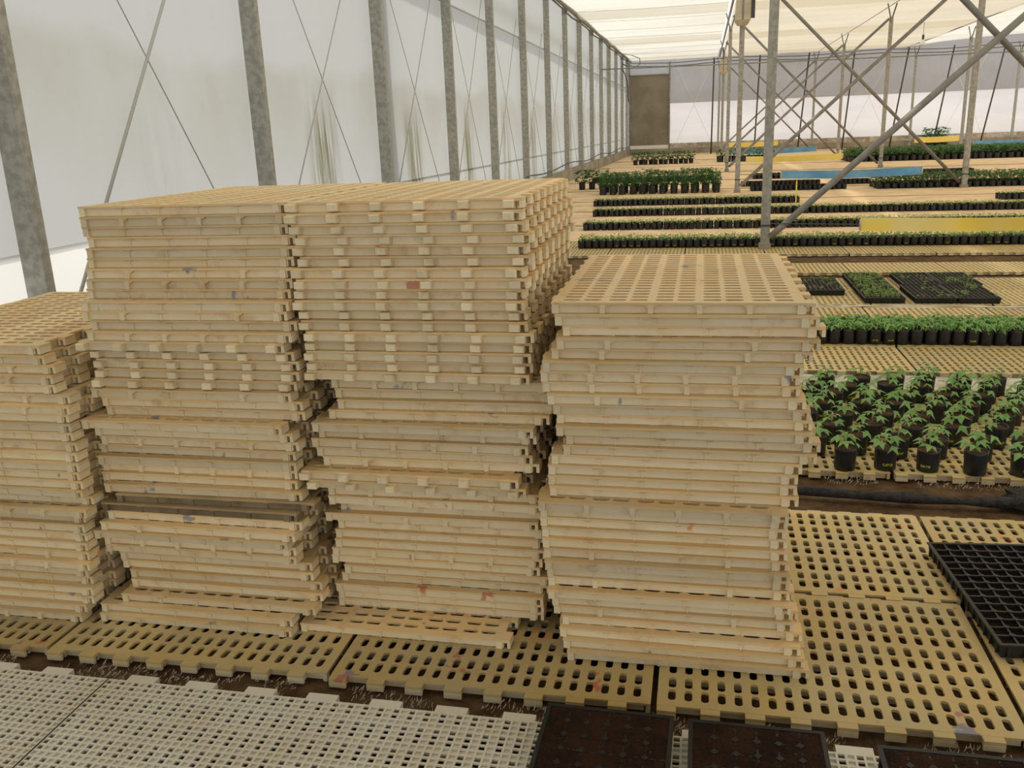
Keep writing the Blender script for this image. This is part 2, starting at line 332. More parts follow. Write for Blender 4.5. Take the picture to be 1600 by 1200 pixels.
# far gable wall
def vplane(x0, x1, z0, z1, y, nx, nz, amp, mat, name, parent=None):
    mb = MB(); vs = [(x0 + (x1 - x0) * i / nx, 0, z0 + (z1 - z0) * j / nz) for j in range(nz + 1) for i in range(nx + 1)]
    vs = [(a, y + amp * noise.noise(Vector((a * .5, b, c * .9))), c) for a, b, c in vs]
    mb.add(vs, [(j * (nx + 1) + i, j * (nx + 1) + i + 1, (j + 1) * (nx + 1) + i + 1, (j + 1) * (nx + 1) + i) for j in range(nz) for i in range(nx)])
    return obj(name, mb.mesh(name, [mat], True), parent=parent)
wf = tag(vplane(-1.93, 24, .6, 2.85, YF, 60, 8, .12, 'gable', 'wall_far'), kind='structure')
vplane(-4.33, 24, 2.85, 5.7, YF + .03, 60, 8, .10, 'gable_shaded', 'upper_screen', wf)
vplane(-1.93, 24, .3, .6, YF - .02, 60, 2, .02, 'cloth', 'lower_strip', wf)
mb = MB(); mb.box(-4.4, 24, YF - .12, YF + .1, -.04, .32); obj('concrete_kerb', mb.mesh('concrete_kerb', ['concrete']), parent=wf)
mb = MB(); mb.box(-1.95, 24, YF - .16, YF - .13, 2.82, 2.86); obj('hem_rail', mb.mesh('hem_rail', ['wire']), parent=wf)
mb = MB(); mb.box(-4.2, -1.98, YF - .10, YF - .06, .5, 4.40); pad = obj('cooling_pad', mb.mesh('cooling_pad', ['pad']), parent=wf)
mb = MB(); mb.box(-4.28, -4.2, YF - .14, YF, 0.3, 5.15); mb.box(-1.98, -1.90, YF - .16, YF, .0, 5.1); mb.box(-4.28, -1.9, YF - .14, YF, 4.40, 4.46); obj('pad_frame', mb.mesh('pad_frame', ['pipe']), parent=wf)
mb = MB(); mb.box(-4.2, -1.98, YF - .13, YF - .1, .32, .52); obj('pad_sill', mb.mesh('pad_sill', ['lampwhite']), parent=wf)
for x0 in (-1.75, 2.9, 7.7, 12.6):
    for sx in (0, 1):
        mb = MB(); mb.tube([(x0 + (2.2 if sx else .2), YF - .17, 4.85), (x0 + (.2 if sx else 2.2), YF - .17, .6)], .009, 5); obj('brace_line', mb.mesh('brace_line', ['lampwhite']), parent=wf)
for xb, xt in ((2.77, 2.91), (5.06, 5.44), (7.36, 7.72), (9.77, 10.39), (11.93, 12.58), (14.25, 15.01), (.45, .5)):
    mb = MB(); mb.tube([(xb, 52.3, -.03), (xt, 52.3, 5.05)], .04, 8); o = obj('gable_strut', mb.mesh('gable_strut', ['dark'], True), parent=wf)
for z, r in ((4.78, .022), (4.95, .02)):
    mb = MB(); mb.tube([(x, 52.2, z + .06 * math.sin(x * .9)) for x in range(-4, 24)], r, 6); obj('cross_pipe', mb.mesh('cross_pipe', ['dark'], True), parent=wf)
mb = MB(); mb.tube([(-4.2, 38.9, 3.93), (20, 38.9, 3.75)], .022, 8); obj('cross_pipe', mb.mesh('cross_pipe', ['pipe'], True), parent=wf)
mb = MB(); mb.tube([(-4.1, 47, 5.1), (-3.8, 49, 5.2), (-3.4, 50.6, 5.1), (-3.4, 51, 4.85), (-3.7, 51, 4.65), (-4.05, 51.3, 4.9), (-4.1, 52, 5.1)], .022, 8); obj('corner_hose', mb.mesh('corner_hose', ['pipe'], True), parent=wf)
mb = MB(); mb.tube([(-4.1, 52, 4.8), (-4.1, 50.5, 4.75), (-4.12, 48.3, 4.72), (-4.12, 48.2, 4.45), (-4.1, 49.5, 4.3), (-4.1, 51, 4.0), (-4.1, 51.6, 3.5), (-4.1, 51.4, 3.2), (-4.1, 52, 3.0)], .028, 8); obj('corner_hose', mb.mesh('corner_hose', ['dark'], True), parent=wf)

# ------------------------------------------------------------------ interior posts, braces
YP = [12.12, 22.25, 32.35, 42.45, 52.55]
mb = MB(); mb.box(-.055, .055, -.055, .055, 0, 4.72); ipost = mb.mesh('steel_post', ['steel'])
mb = MB(); mb.box(-.16, .16, -.16, .16, 0, .02); mb.box(-.075, .075, -.075, .075, .02, .10); foot = mb.mesh('foot_plate', ['concrete'])
mb = MB(); mb.tube([(0, -.06, 4.55), (-.15, -.06, 5.12)], .022, 6); arm1 = mb.mesh('forked_arm', ['pipe'])
mb = MB(); mb.tube([(0, .06, 4.55), (.15, .06, 5.12)], .022, 6); arm2 = mb.mesh('forked_arm', ['dark'])
mb = MB(); mb.box(-.062, .062, -.062, .062, .32, .345); band_me = mb.mesh('wire_tie', ['dark'])
side = {0.82: 'nearest the stacks side', 5.82: 'in the second line', 10.82: 'in the third line', 15.82: 'in the fourth line'}
for yi, y in enumerate(YP):
    for xi, x in enumerate((0.82, 5.82, 10.82, 15.82)):
        if xi - yi > 0 and not (xi == 1 and yi == 0): continue
        p = tag(obj('steel_post', ipost, (x, y, -.03)), 'square galvanised roof post, %s line from the side wall, %s from the camera' % (ordn(xi + 1), ordn(yi + 1)), 'post', 'inner roof posts')
        obj('foot_plate', foot, parent=p); obj('forked_arm', arm1, parent=p); obj('forked_arm', arm2, parent=p); obj('wire_tie', band_me, parent=p)
    r = .042
    mb = MB(); mb.tube([(.88, y - .08, .16), (1.0, y - .08, .27), (5.74, y - .08, 4.62)], r, 10)
    o = tag(obj('diagonal_brace', mb.mesh('diagonal_brace', ['pipe'], True)), 'round diagonal brace rising rightward from the foot of the %s roof post' % ordn(yi + 1), 'brace', 'diagonal roof braces')
    mb = MB(); mb.tube([(.9, y + .085, 5.02), (5.74, y + .085, .12)], r * .9, 10)
    o = tag(obj('diagonal_brace', mb.mesh('diagonal_brace', ['pipe'], True)), 'round diagonal brace falling rightward from the top of the %s roof post' % ordn(yi + 1), 'brace', 'diagonal roof braces')
# fan boxes hung on the posts
for (x, y, z, s, lab) in ((.80, 22.05, 3.68, 1.0, 'beige box-shaped fan hung high on the second roof post, nearer one'), (.80, 42.25, 3.66, 1.0, 'beige box-shaped fan on the fourth roof post, farther back')):
    mb = MB(); a, h, d = .17 * s, .62 * s, .22 * s
    mb.add([(-a, -d, .1), (a, -d, .1), (a, d, .1), (-a, d, .1), (-a * .8, -d, h), (a * 1.3, -d, h), (a * 1.3, d, h), (-a * .8, d, h), (-a * .6, -d * .5, 0), (a * .6, -d * .5, 0), (a * .6, d * .5, 0), (-a * .6, d * .5, 0)],
           [(0, 1, 5, 4), (2, 3, 7, 6), (3, 0, 4, 7), (4, 5, 6, 7), (8, 9, 1, 0), (9, 10, 2, 1), (10, 11, 3, 2), (11, 8, 0, 3), (11, 10, 9, 8)])
    f = tag(obj('fan_box', mb.mesh('fan_box', ['beige_box']), (x, y - d - .06, z)), lab, 'fan', 'hanging fans')
    mb = MB(); mb.add([(a * 1.02, -d * .9, .12), (a * 1.02, d * .9, .12), (a * 1.3, d * .9, h * .97), (a * 1.3, -d * .9, h * .97)], [(0, 1, 2, 3)]); mb.box(a, a * 1.5, -d * 1.02, -d * .9, .12, h); obj('opening', mb.mesh('opening', ['dark']), parent=f)
    mb = MB(); mb.box(-a * .1, a * .1, -d * 1.05, -d, .1, h); obj('seam', mb.mesh('seam', ['pipe']), parent=f)
    mb = MB(); mb.tube([(0, 0, h), (.0, .1, h + .5)], .02, 6); obj('hanger', mb.mesh('hanger', ['dark']), parent=f)
# pendant lamp
mb = MB(); mb.tube([(0, 0, 0), (0, 0, .06), (0, 0, .22)], [.15, .13, .05], 12); l = tag(obj('pendant_lamp', mb.mesh('pendant_lamp', ['lampwhite'], True), (8.43, 40, 4.28 - .0)), 'small white cone lamp hanging under the roof screen', 'lamp')
mb = MB(); mb.tube([(0, 0, .22), (0, 0, .40)], .045, 8); mb.tube([(0, 0, .4), (0, 0, .85)], .008, 6); obj('cord', mb.mesh('cord', ['dark']), parent=l)

# sticky trap ribbons strung between the posts
def ribbon(x0, x1, y, zb0, zb1, h, mat, lab, x_post0, x_post1):
    mb = MB(); n = 24; t = .004
    vs = []
    for i in range(n + 1):
        u = i / n; x = x0 + (x1 - x0) * u; zb = zb0 + (zb1 - zb0) * u - .03 * math.sin(PI * u); yy = y + .02 * math.sin(u * 9)
        tw = .02 * math.sin(u * 7 + 1)
        vs += [(x, yy - t, zb), (x, yy - t + tw, zb + h), (x, yy + t + tw, zb + h), (x, yy + t, zb)]
    fs = [(4 * i + k, 4 * i + (k + 1) % 4, 4 * i + 4 + (k + 1) % 4, 4 * i + 4 + k)[::-1] for i in range(n) for k in range(4)] + [(0, 1, 2, 3), (4 * n + 3, 4 * n + 2, 4 * n + 1, 4 * n)]
    mb.add(vs, fs)
    o = tag(obj('sticky_trap_ribbon', mb.mesh('sticky_trap_ribbon', [mat])), lab, 'insect trap', 'sticky trap ribbons strung between posts')
    for xe, xp, zz in ((x0, x_post0, zb0 + h / 2), (x1, x_post1, zb1 + h / 2)):
        mb = MB(); mb.tube([(xe, y, zz + h * .42), (xe, y, zz - h * .42)], .014, 6); obj('end_roll', mb.mesh('end_roll', ['fibre'], True), parent=o)
        if xp is not None:
            mb = MB(); mb.tube([(xe, y, zz), (xp, y, zz + .03)], .007, 5); obj('tie_wire', mb.mesh('tie_wire', ['dark']), parent=o)
ribbon(1.97, 5.5, 11.98, .225, .25, .165, 'yellow', 'long yellow sticky ribbon nearest the camera, right of the first roof post', .87, 5.78)
ribbon(1.80, 4.88, 22.1, .305, .325, .18, 'blue', 'bright blue sticky ribbon above the dark green plant block', .87, 5.78)
ribbon(1.45, 4.59, 32.2, .295, .31, .19, 'yellow', 'yellow sticky ribbon beyond the bright blue one', .87, 5.78)
ribbon(1.3, 4.9, 42.3, .25, .27, .22, 'blue', 'blue sticky ribbon far back, behind a yellow one', .87, 5.78)
ribbon(1.2, 3.7, 48.0, .42, .44, .24, 'yellow', 'yellow sticky ribbon farthest back on the left', None, None)
ribbon(9.9, 11.9, 47.0, .38, .40, .26, 'yellow', 'short yellow sticky ribbon at the far wall on the right', None, None)
ribbon(11.98, 15.6, 45.0, .17, .20, .26, 'blue', 'blue sticky ribbon at the far right edge', None, None)

# ------------------------------------------------------------------ the plastic slat
W, L, T = 0.70, 0.983, 0.0325
HK, HKL = 0.025, 0.008
def slat_mesh(front, grime=False, depth=.009, floor_wear_shade=False):
    mb = MB()   # material 0 = tan top, 1 = cream sides
    z1 = T
    gx, gy = W - .036, L - .036
    ncx, ncy = 10, 20; cw, ch = gx / ncx, gy / ncy
    sl, sw = .051, .0225; r = .42 * sw
    for i in range(ncx):
        for j in range(ncy):
            x0, y0 = -gx / 2 + i * cw, -gy / 2 + j * ch; cx = x0 + cw / 2 + (.0028 if i % 2 == 0 else -.0028); cy = y0 + ch / 2
            corners = [(x0, y0), (x0 + cw, y0), (x0 + cw, y0 + ch), (x0, y0 + ch)]
            hole = []
            for k, (sx, sy) in enumerate(((-1, -1), (1, -1), (1, 1), (-1, 1))):
                for a in range(3):
                    an = PI + k * PI / 2 + a * PI / 4
                    hole.append((cx + sx * (sl / 2 - r) + r * math.cos(an), cy + sy * (sw / 2 - r) + r * math.sin(an)))
            vs = [(*c, z1) for c in corners] + [(*h, z1) for h in hole] + [(*h, z1 - depth) for h in hole]
            fs = []
            for k in range(4):
                q = 4 + 3 * k
                fs += [(k, q + 1, q), (k, q + 2, q + 1)]
                kn = (k + 1) % 4; qn = 4 + 3 * kn
                fs += [(k, kn, qn, q + 2)]
            nf = len(fs)
            ws = [(4 + a, 4 + (a + 1) % 12, 16 + (a + 1) % 12, 16 + a) for a in range(12)]
            mb.add(vs, fs + ws, 0)
    # rim of the plate
    for a in ((-W / 2, W / 2, -L / 2, -gy / 2), (-W / 2, W / 2, gy / 2, L / 2), (-W / 2, -gx / 2, -gy / 2, gy / 2), (gx / 2, W / 2, -gy / 2, gy / 2)):
        mb.box(a[0], a[1], a[2], a[3], z1 - .0065, z1, 0)
    # skirt below the rim
    s = .013
    mb.box(-W / 2 + s, W / 2 - s, -L / 2 + s, -L / 2 + s + .006, 0, z1 - .0065, 1); mb.box(-W / 2 + s, W / 2 - s, L / 2 - s - .006, L / 2 - s, 0, z1 - .0065, 1)
    mb.box(-W / 2 + s, -W / 2 + s + .006, -L / 2 + s, L / 2 - s, 0, z1 - .0065, 1); mb.box(W / 2 - s - .006, W / 2 - s, -L / 2 + s, L / 2 - s, 0, z1 - .0065, 1)
    # under ribs (close the view between layers)
    for k in range(1, 5):
        xx = -gx / 2 + 2 * k * cw; mb.box(xx - .003, xx + .003, -L / 2 + .016, L / 2 - .016, .002, z1 - depth, 1)
    for k in range(1, 5):
        yy = -gy / 2 + 4 * k * ch; mb.box(-W / 2 + .016, W / 2 - .016, yy - .003, yy + .003, .002, z1 - depth, 1)
    xx = -gx / 2 + 5.55 * cw; mb.box(xx, xx + .018, -L / 2 + .016, L / 2 - .016, .006, z1 - depth - .003, 1)
    # hooks on both long sides
    p = L / 8
    for sx, off, hk in ((1, .028, HK), (-1, .028 + p / 2, HKL)):
        for k in range(8):
            yc = -L / 2 + off + k * p
            if yc > L / 2 - .02: continue
            xs = sorted((sx * (W / 2 - .004), sx * (W / 2 + hk))); mb.box(xs[0], xs[1], yc - .027, yc + .027, z1 - .010, z1 - .0005, 0)
            xs = sorted((sx * (W / 2 + hk - min(.010, hk - .002)), sx * (W / 2 + hk))); mb.box(xs[0], xs[1], yc - .027, yc + .027, .003, z1 - .010, 1)
            xs = sorted((sx * (W / 2 - .009), sx * (W / 2 + .002))); mb.box(xs[0], xs[1], yc - .022, yc + .022, .001, z1 - .010, 1)
    # front and back edge details
    pos = [-W / 2 + .012 + k * (W - .024) / 5 for k in range(6)]
    for e in (-1, 1):
        kind = front if e < 0 else 'C'
        for k, x in enumerate(pos):
            end = k in (0, 5)
            if kind == 'B' or (kind == 'D' and k in (0, 1, 4, 5)) or end:
                hw = .0075 if not end else .010
                ys = sorted((e * (L / 2 - .014), e * (L / 2 - .001))); mb.box(x - hw, x + hw, ys[0], ys[1], 0.0005, z1 - .0065, 1)
                if not end:
                    yf = ys[0] if e < 0 else ys[1]
                    for yy in (yf - e * .0005,):
                        mb.add([(x - .024, yy, z1 - .0065), (x + .024, yy, z1 - .0065), (x + .0075, yy, z1 - .017), (x - .0075, yy, z1 - .017),
                                (x - .024, yy - e * .008, z1 - .0065), (x + .024, yy - e * .008, z1 - .0065), (x + .0075, yy - e * .008, z1 - .017), (x - .0075, yy - e * .008, z1 - .017)],
                               [(0, 1, 2, 3), (4, 7, 6, 5), (1, 5, 6, 2), (0, 3, 7, 4)] if e > 0 else [(3, 2, 1, 0), (5, 6, 7, 4), (2, 6, 5, 1), (4, 7, 3, 0)], 0)
            else:
                ys = sorted((e * (L / 2 - .014), e * (L / 2 - .0085))); mb.box(x - .0025, x + .0025, ys[0], ys[1], 0, z1 - .0065, 1)
                mb.add([(x - .016, e * (L / 2 - .001), z1 - .0065), (x + .016, e * (L / 2 - .001), z1 - .0065), (x + .009, e * (L / 2 - .004), z1 - .011), (x - .009, e * (L / 2 - .004), z1 - .011)], [(3, 2, 1, 0) if e < 0 else (0, 1, 2, 3)], 0)
    mats = ['grime_top', 'grime_side'] if grime else ['worn_shaded_top', 'worn_shaded_side'] if floor_wear_shade else ['top', 'side']
    return mb.mesh('plastic_slat', mats)
SL = {k: slat_mesh(k) for k in 'BCD'}; SL['A'] = SL['C']; SL['G'] = slat_mesh('C', True)
FLOORS = [slat_mesh(k, floor_wear_shade=True) for k in 'CD']
# square locking lug, bevelled block with a hollow end
mb = MB()
def lug(mb):
    a, d, z0, z1 = .016, .032, .004, T - .006
    mb.add([(-a, 0, z0), (a, 0, z0), (a, 0, z1), (-a, 0, z1), (-a, -d + .004, z0), (a, -d + .004, z0), (a, -d + .004, z1), (-a, -d + .004, z1),
            (-a + .003, -d, z0 + .002), (a - .003, -d, z0 + .002), (a - .003, -d, z1 - .002), (-a + .003, -d, z1 - .002)],
           [(0, 1, 5, 4), (1, 2, 6, 5), (2, 3, 7, 6), (3, 0, 4, 7), (4, 5, 9, 8), (5, 6, 10, 9), (6, 7, 11, 10), (7, 4, 8, 11), (8, 9, 10, 11)])
lug(mb); lug_me = mb.mesh('locking_lug', ['lug'])
LUGX = [-W / 2 + .014 + k * (W - .028) / 5 for k in range(6)]

# stacks: list of outer left x per layer from the top, front y, edge types
S1x = [-1.947, -1.916, -1.914, -1.902, -1.887, -1.889, -1.88, -1.917, -1.881, -1.957, -1.983, -1.939, -1.963, -1.999, -1.97, -1.967, -1.964, -1.983, -1.99, -1.97, -1.957, -2.018, -1.995, -1.983, -1.992, -1.957, -1.976, -1.963, -1.985, -1.942, -1.993, -1.98, -1.999, -2.029, -2.018, -2.018, -1.986, -1.976, -1.952, -1.941, -1.96, -1.972, -1.976]
S2x = [-1.235, -1.235, -1.22, -1.211, -1.223, -1.212, -1.23, -1.227, -1.231, -1.239, -1.23, -1.227, -1.213, -1.219, -1.225, -1.226, -1.228, -1.163, -1.16, -1.15, -1.175, -1.221, -1.218, -1.239, -1.231, -1.217, -1.27, -1.249, -1.207, -1.203, -1.177, -1.228, -1.193, -1.203, -1.202, -1.219, -1.222, -1.184, -1.196, -1.211, -1.209, -1.215, -1.301]
S3x = [-0.417, -0.404, -0.39, -0.406, -0.416, -0.445, -0.456, -0.451, -0.435, -0.418, -0.406, -0.407, -0.382, -0.387, -0.424, -0.437, -0.438, -0.433, -0.459, -0.462, -0.463, -0.464, -0.459, -0.456, -0.455, -0.451, -0.446, -0.443, -0.44, -0.426, -0.405, -0.405, -0.394, -0.386]
S0r = [-2.115, -2.099, -2.084, -2.091, -2.091, -2.04, -2.039, -2.019, -2.007, -1.999, -1.99, -1.985, -1.989, -1.978, -1.977, -1.969, -1.921, -2.02, -2.064, -2.033, -2.022, -2.02, -2.044, -2.058, -2.08, -2.078, -2.059, -2.068, -2.105, -2.119]
S2x = [x + .008 for x in S2x]
S1x = [min(x, min(S2x[max(0, i - 1):i + 2]) - W - HK - HKL - .003) for i, x in enumerate(S1x)]
S0x = []
for i, xr in enumerate(S0r):
    k = len(S1x) - len(S0r) + i
    S0x.append(min(xr, min(S1x[max(0, k - 1):k + 2]) - HK - HKL - .003) - W)
T1 = 'CBCCCCDBCCDCBAAAAADCCCCBCCBCCGGCDCBCCCCCCCC'
T2 = 'A' * 17 + 'BCCCCDBCBAADBCBCCCBCCCCC'
T2 = (T2 + 'C' * 43)[:43]
T3 = 'BCCDDDBBDCCCCCCCCCBCCCCDCCDCCDCCCC'
T0 = 'CCDDCDBCCCCCCCCCCBCCCCDBCCCCCB'
JY1 = {9: -.035, 10: -.02, 12: -.03, 13: -.03, 21: -.04, 19: .01, 20: .015, 28: -.01, 29: -.012, 30: -.02, 32: -.03, 33: -.03, 36: .03, 37: .03, 38: .03, 39: .02, 40: -.02, 41: -.04, 42: -.05}
JY2 = {17: .03, 18: .035, 19: .02, 20: .01, 21: -.03, 26: -.04, 27: -.035, 30: .02, 32: .02, 42: -.12, 41: .01}
JY3 = {2: .02, 10: .015, 12: .02, 14: .02, 15: .02, 16: .02, 17: .015, 18: -.03, 20: .01, 21: .01, 29: .012, 30: .012, 31: -.01, 32: -.02, 33: -.03}
JY0 = {1: .01, 2: .015, 16: .02, 17: -.02, 4: .01, 9: .01, 23: -.02, 29: -.03, 28: -.02}
def stack(xs, types, pitch, yb, yt, jy, where):
    n = len(xs); rng = random.Random(n * 13 + int(yb * 100)); grp = 'plastic slats of the ' + where
    for i, x in enumerate(xs):
        k = types[i]; z = (n - 1 - i) * pitch
        y = yb + (yt - yb) * (1 - i / (n - 1)) + jy.get(i, rng.uniform(-.015, .015))
        ang = rng.uniform(-.012, .012) if i else 0
        if i == 0: lab = 'tan slotted plastic slat on top of the ' + where
        elif i == n - 1: lab = 'slotted plastic slat at the very bottom of the ' + where
        else:
            edge = {'A': 'square-lugged', 'B': 'bracket-edged', 'C': 'smooth-edged', 'D': 'partly bracketed', 'G': 'grimy brown'}[k]
            lab = '%s cream plastic slat, %s from the top of the %s' % (edge, ordn(i + 1), where)
        o = tag(obj('plastic_slat', SL[k], (x + W / 2, y + L / 2, z), (0, 0, ang)), lab, 'plastic slat', grp)
        if k == 'A':
            for lx in LUGX: obj('locking_lug', lug_me, (lx, -L / 2 + .013, 0), parent=o)
stack(S0x, T0, .033, 2.41, 2.41, JY0, 'stack at the left edge')
stack(S1x, T1, .033, 2.45, 2.55, JY1, 'second stack from left')
stack(S2x, T2, .033, 2.56, 2.52, JY2, 'third stack from left')
stack(S3x, T3, .0331, 2.44, 2.46, JY3, 'right-hand stack')

# ------------------------------------------------------------------ slat beds on the floor
PX, PYT = 1.0, .7305
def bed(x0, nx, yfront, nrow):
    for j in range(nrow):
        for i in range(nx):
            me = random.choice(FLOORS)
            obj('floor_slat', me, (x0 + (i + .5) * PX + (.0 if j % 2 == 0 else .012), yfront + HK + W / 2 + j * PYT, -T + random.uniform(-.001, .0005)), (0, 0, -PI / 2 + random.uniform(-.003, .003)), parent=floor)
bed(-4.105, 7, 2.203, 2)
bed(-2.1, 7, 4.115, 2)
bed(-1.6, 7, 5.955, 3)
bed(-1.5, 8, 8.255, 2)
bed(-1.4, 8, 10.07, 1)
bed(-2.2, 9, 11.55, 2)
# strips of cloth and soil ridges between the beds
def strip(name, x0, x1, y0, y1, z, mat, amp=.012):
    return obj(name, gridplane(x0, x1, y0, y1, 90, 6, lambda x, y: z + amp * noise.noise(Vector((x * 5, y * 9, 2)))).mesh(name, [mat], True), parent=floor)
strip('weed_cloth', -1.5, 5, 5.585, 5.945, -.02, 'cloth')
strip('weed_cloth', -1.5, 6, 8.155, 8.25, .0, 'cloth')
for (y0, y1) in ((13.1, 15.15), (15.35, 17.75), (17.95, 20.2), (20.4, 23.6), (23.9, 27.4), (27.8, 31.8), (32.3, 37.2), (37.6, 43.5), (44.2, 52.0), (52.8, 62.5)):
    mb = MB(); mb.box(-4.9, 22, y0, y1, -.04, 0); obj('distant_bed', mb.mesh('distant_bed', ['bed']), parent=floor)

# white grid mats in the foreground
def grid_mat(nx, ny, c=.0235):
    mb = MB(); w_, d_ = nx * c, ny * c; b = .0031
    for i in range(nx + 1): mb.box(i * c - b, i * c + b, -b, d_ + b, -.006, 0)
    for j in range(ny + 1): mb.box(-b, w_ + b, j * c - b, j * c + b, -.0062, -.0004)
    for i in range(nx):
        if i % 2 == 1: mb.box(i * c, (i + 1) * c, 0, d_, -.0160, -.0070)
    for j in range(ny):
        if j % 4 == 3: mb.box(0, w_, j * c, (j + 1) * c, -.0156, -.0073)
    for k in range(int(w_ / .2)):
        x = .06 + k * .2
        mb.box(x, x + .095, d_ + b, d_ + .035, -.026, -.002)
    return mb.mesh('grid_mat', ['white'])
gm = grid_mat(64, 34)
for k, (x, lab) in enumerate(((-1.785, 'white square-grid plastic mat in the foreground, in front of the stacks'), (-3.29, 'white square-grid plastic mat at the bottom left corner'), (-.282, 'white square-grid plastic mat under the black trays'))):
    tag(obj('grid_mat', gm, (x, 2.095 - 34 * .0235, .0)), lab, 'grid mat', 'white grid mats')

# ------------------------------------------------------------------ trays
TW, TL, TH = .35, .70, .05
def tray_parts(nx, ny, fill, star=True):
    mb = MB(); a, b = TW / 2, TL / 2
    lip = .012
    for q in ((-a, a, -b, -b + lip), (-a, a, b - lip, b), (-a, -a + lip, -b + lip, b - lip), (a - lip, a, -b + lip, b - lip)): mb.box(q[0], q[1], q[2], q[3], TH - .005, TH)
    t = .012
    P = [(-a + .004, -b + .004, TH - .005), (a - .004, -b + .004, TH - .005), (a - .004, b - .004, TH - .005), (-a + .004, b - .004, TH - .005), (-a + t, -b + t, 0), (a - t, -b + t, 0), (a - t, b - t, 0), (-a + t, b - t, 0)]
    mb.add(P, [(0, 4, 5, 1), (1, 5, 6, 2), (2, 6, 7, 3), (3, 7, 4, 0), (4, 7, 6, 5)])
    for k in range(14):                                  # ribs of the outer wall
        yy = -b + .03 + k * (TL - .06) / 13
        for sx in (-1, 1): xs = sorted((sx * (a - .012), sx * (a - .002))); mb.box(xs[0], xs[1], yy - .004, yy + .004, .006, TH - .006)
    for k in range(7):
        xx = -a + .03 + k * (TW - .06) / 6
        mb.box(xx - .004, xx + .004, -b + .002, -b + .012, .006, TH - .006)
    body = mb.mesh('cell_tray', ['black'])
    mb = MB(); ix, iy = (TW - 2 * lip) / nx, (TL - 2 * lip) / ny
    for i in range(1, nx): x = -a + lip + i * ix; mb.box(x - .0032, x + .0032, -b + lip, b - lip, .012, TH - .002)
    for j in range(1, ny): y = -b + lip + j * iy; mb.box(-a + lip, a - lip, y - .0032, y + .0032, .012, TH - .0022)
    if star:
        for i in range(1, nx):
            for j in range(1, ny):
                x, y = -a + lip + i * ix, -b + lip + j * iy; s = .011
                mb.add([(x - s, y, .0507), (x, y - s, .0507), (x + s, y, .0507), (x, y + s, .0507)], [(0, 1, 2, 3)])
    grid = mb.mesh('cell_grid', ['black'])
    n1, n2 = 56, 112; mb = MB(); vs = []
    rg = random.Random(3)
    for j in range(n2 + 1):
        for i in range(n1 + 1):
            x = -a + lip + (TW - 2 * lip) * i / n1; y = -b + lip + (TL - 2 * lip) * j / n2
            u = ((x + a - lip) / ix) % 1; v = ((y + b - lip) / iy) % 1
            dome = (4 * u * (1 - u)) * (4 * v * (1 - v))
            vs.append((x, y, fill + (.0025 * dome if fill > .04 else -.012 * dome) + rg.uniform(-.0016, .0016)))
    mb.add(vs, [(j * (n1 + 1) + i, j * (n1 + 1) + i + 1, (j + 1) * (n1 + 1) + i + 1, (j + 1) * (n1 + 1) + i) for j in range(n2) for i in range(n1)])
    return body, grid, mb.mesh('peat_fill', ['peat'])
tr_full = tray_parts(6, 12, .0482); tr_low = tray_parts(7, 14, .038); tr_seed = tray_parts(8, 16, .043, False)
def tray(parts, loc, rz, lab, grp):
    t = tag(obj('cell_tray', parts[0], loc, (0, 0, rz)), lab, 'seed tray', grp)
    obj('cell_grid', parts[1], parent=t); obj('peat_fill', parts[2], parent=t); return t
tray(tr_full, (-.225, 2.115 - TL / 2, .002), -.02, 'black tray of dark peat at the bottom edge, leftmost of three', 'peat-filled trays at the bottom edge')
tray(tr_full, (.17, 2.107 - TL / 2, .002), 0, 'black tray of dark peat at the bottom edge, middle of three', 'peat-filled trays at the bottom edge')
tray(tr_full, (.645, 2.075 - TL / 2, .002), .0, 'black tray of dark peat at the bottom right corner', 'peat-filled trays at the bottom edge')
tray(tr_low, (1.06, 2.965, .002), .075, 'black cell tray lying on the slat floor right of the stacks', None)
def sprouts(seed, n, dens):
    rg = random.Random(seed); mb = MB()
    for _ in range(n):
        x, y = rg.uniform(-TW / 2 + .02, TW / 2 - .02), rg.uniform(-TL / 2 + .02, TL / 2 - .02)
        if noise.noise(Vector((x * 7, y * 5, seed))) < dens: continue
        h = rg.uniform(.012, .03); z = .045
        for k in range(2):
            an = rg.uniform(0, 2 * PI); c, s = math.cos(an), math.sin(an); l = rg.uniform(.012, .02)
            mb.add([(x, y, z + h), (x + c * l * .5 - s * .005, y + s * l * .5 + c * .005, z + h + .005), (x + c * l, y + s * l, z + h + .002), (x + c * l * .5 + s * .005, y + s * l * .5 - c * .005, z + h + .005)], [(0, 1, 2, 3)])
        mb.box(x - .001, x + .001, y - .001, y + .001, z - .003, z + h, 1)
    return mb.mesh('sprouts', ['leaf2', 'stem'])
G = 'seedling trays on the slat bed behind the stacks'
for k, (x, y, lab, n, d) in enumerate(((1.165, 9.05, 'small lone tray of green sprouts beside the right-hand stack', 130, .0), (1.62, 8.66, 'tray of sprouts, near one of the dense green pair', 330, -.3), (1.625, 9.40, 'tray of sprouts, far one of the dense green pair', 330, -.3),
        (2.045, 8.66, 'sparse sprout tray, near left of the block of four', 100, .1), (2.40, 8.66, 'sparse sprout tray, near right of the block of four', 200, .1), (2.09, 9.40, 'sparse sprout tray, far left of the block of four', 130, .15), (2.45, 9.40, 'sparse sprout tray, far right of the block of four', 170, .1))):
    t = tray(tr_seed, (x, y, .002), 0, lab, G)
    tag(obj('sprouts', sprouts(k, n, d), parent=t), kind='stuff')

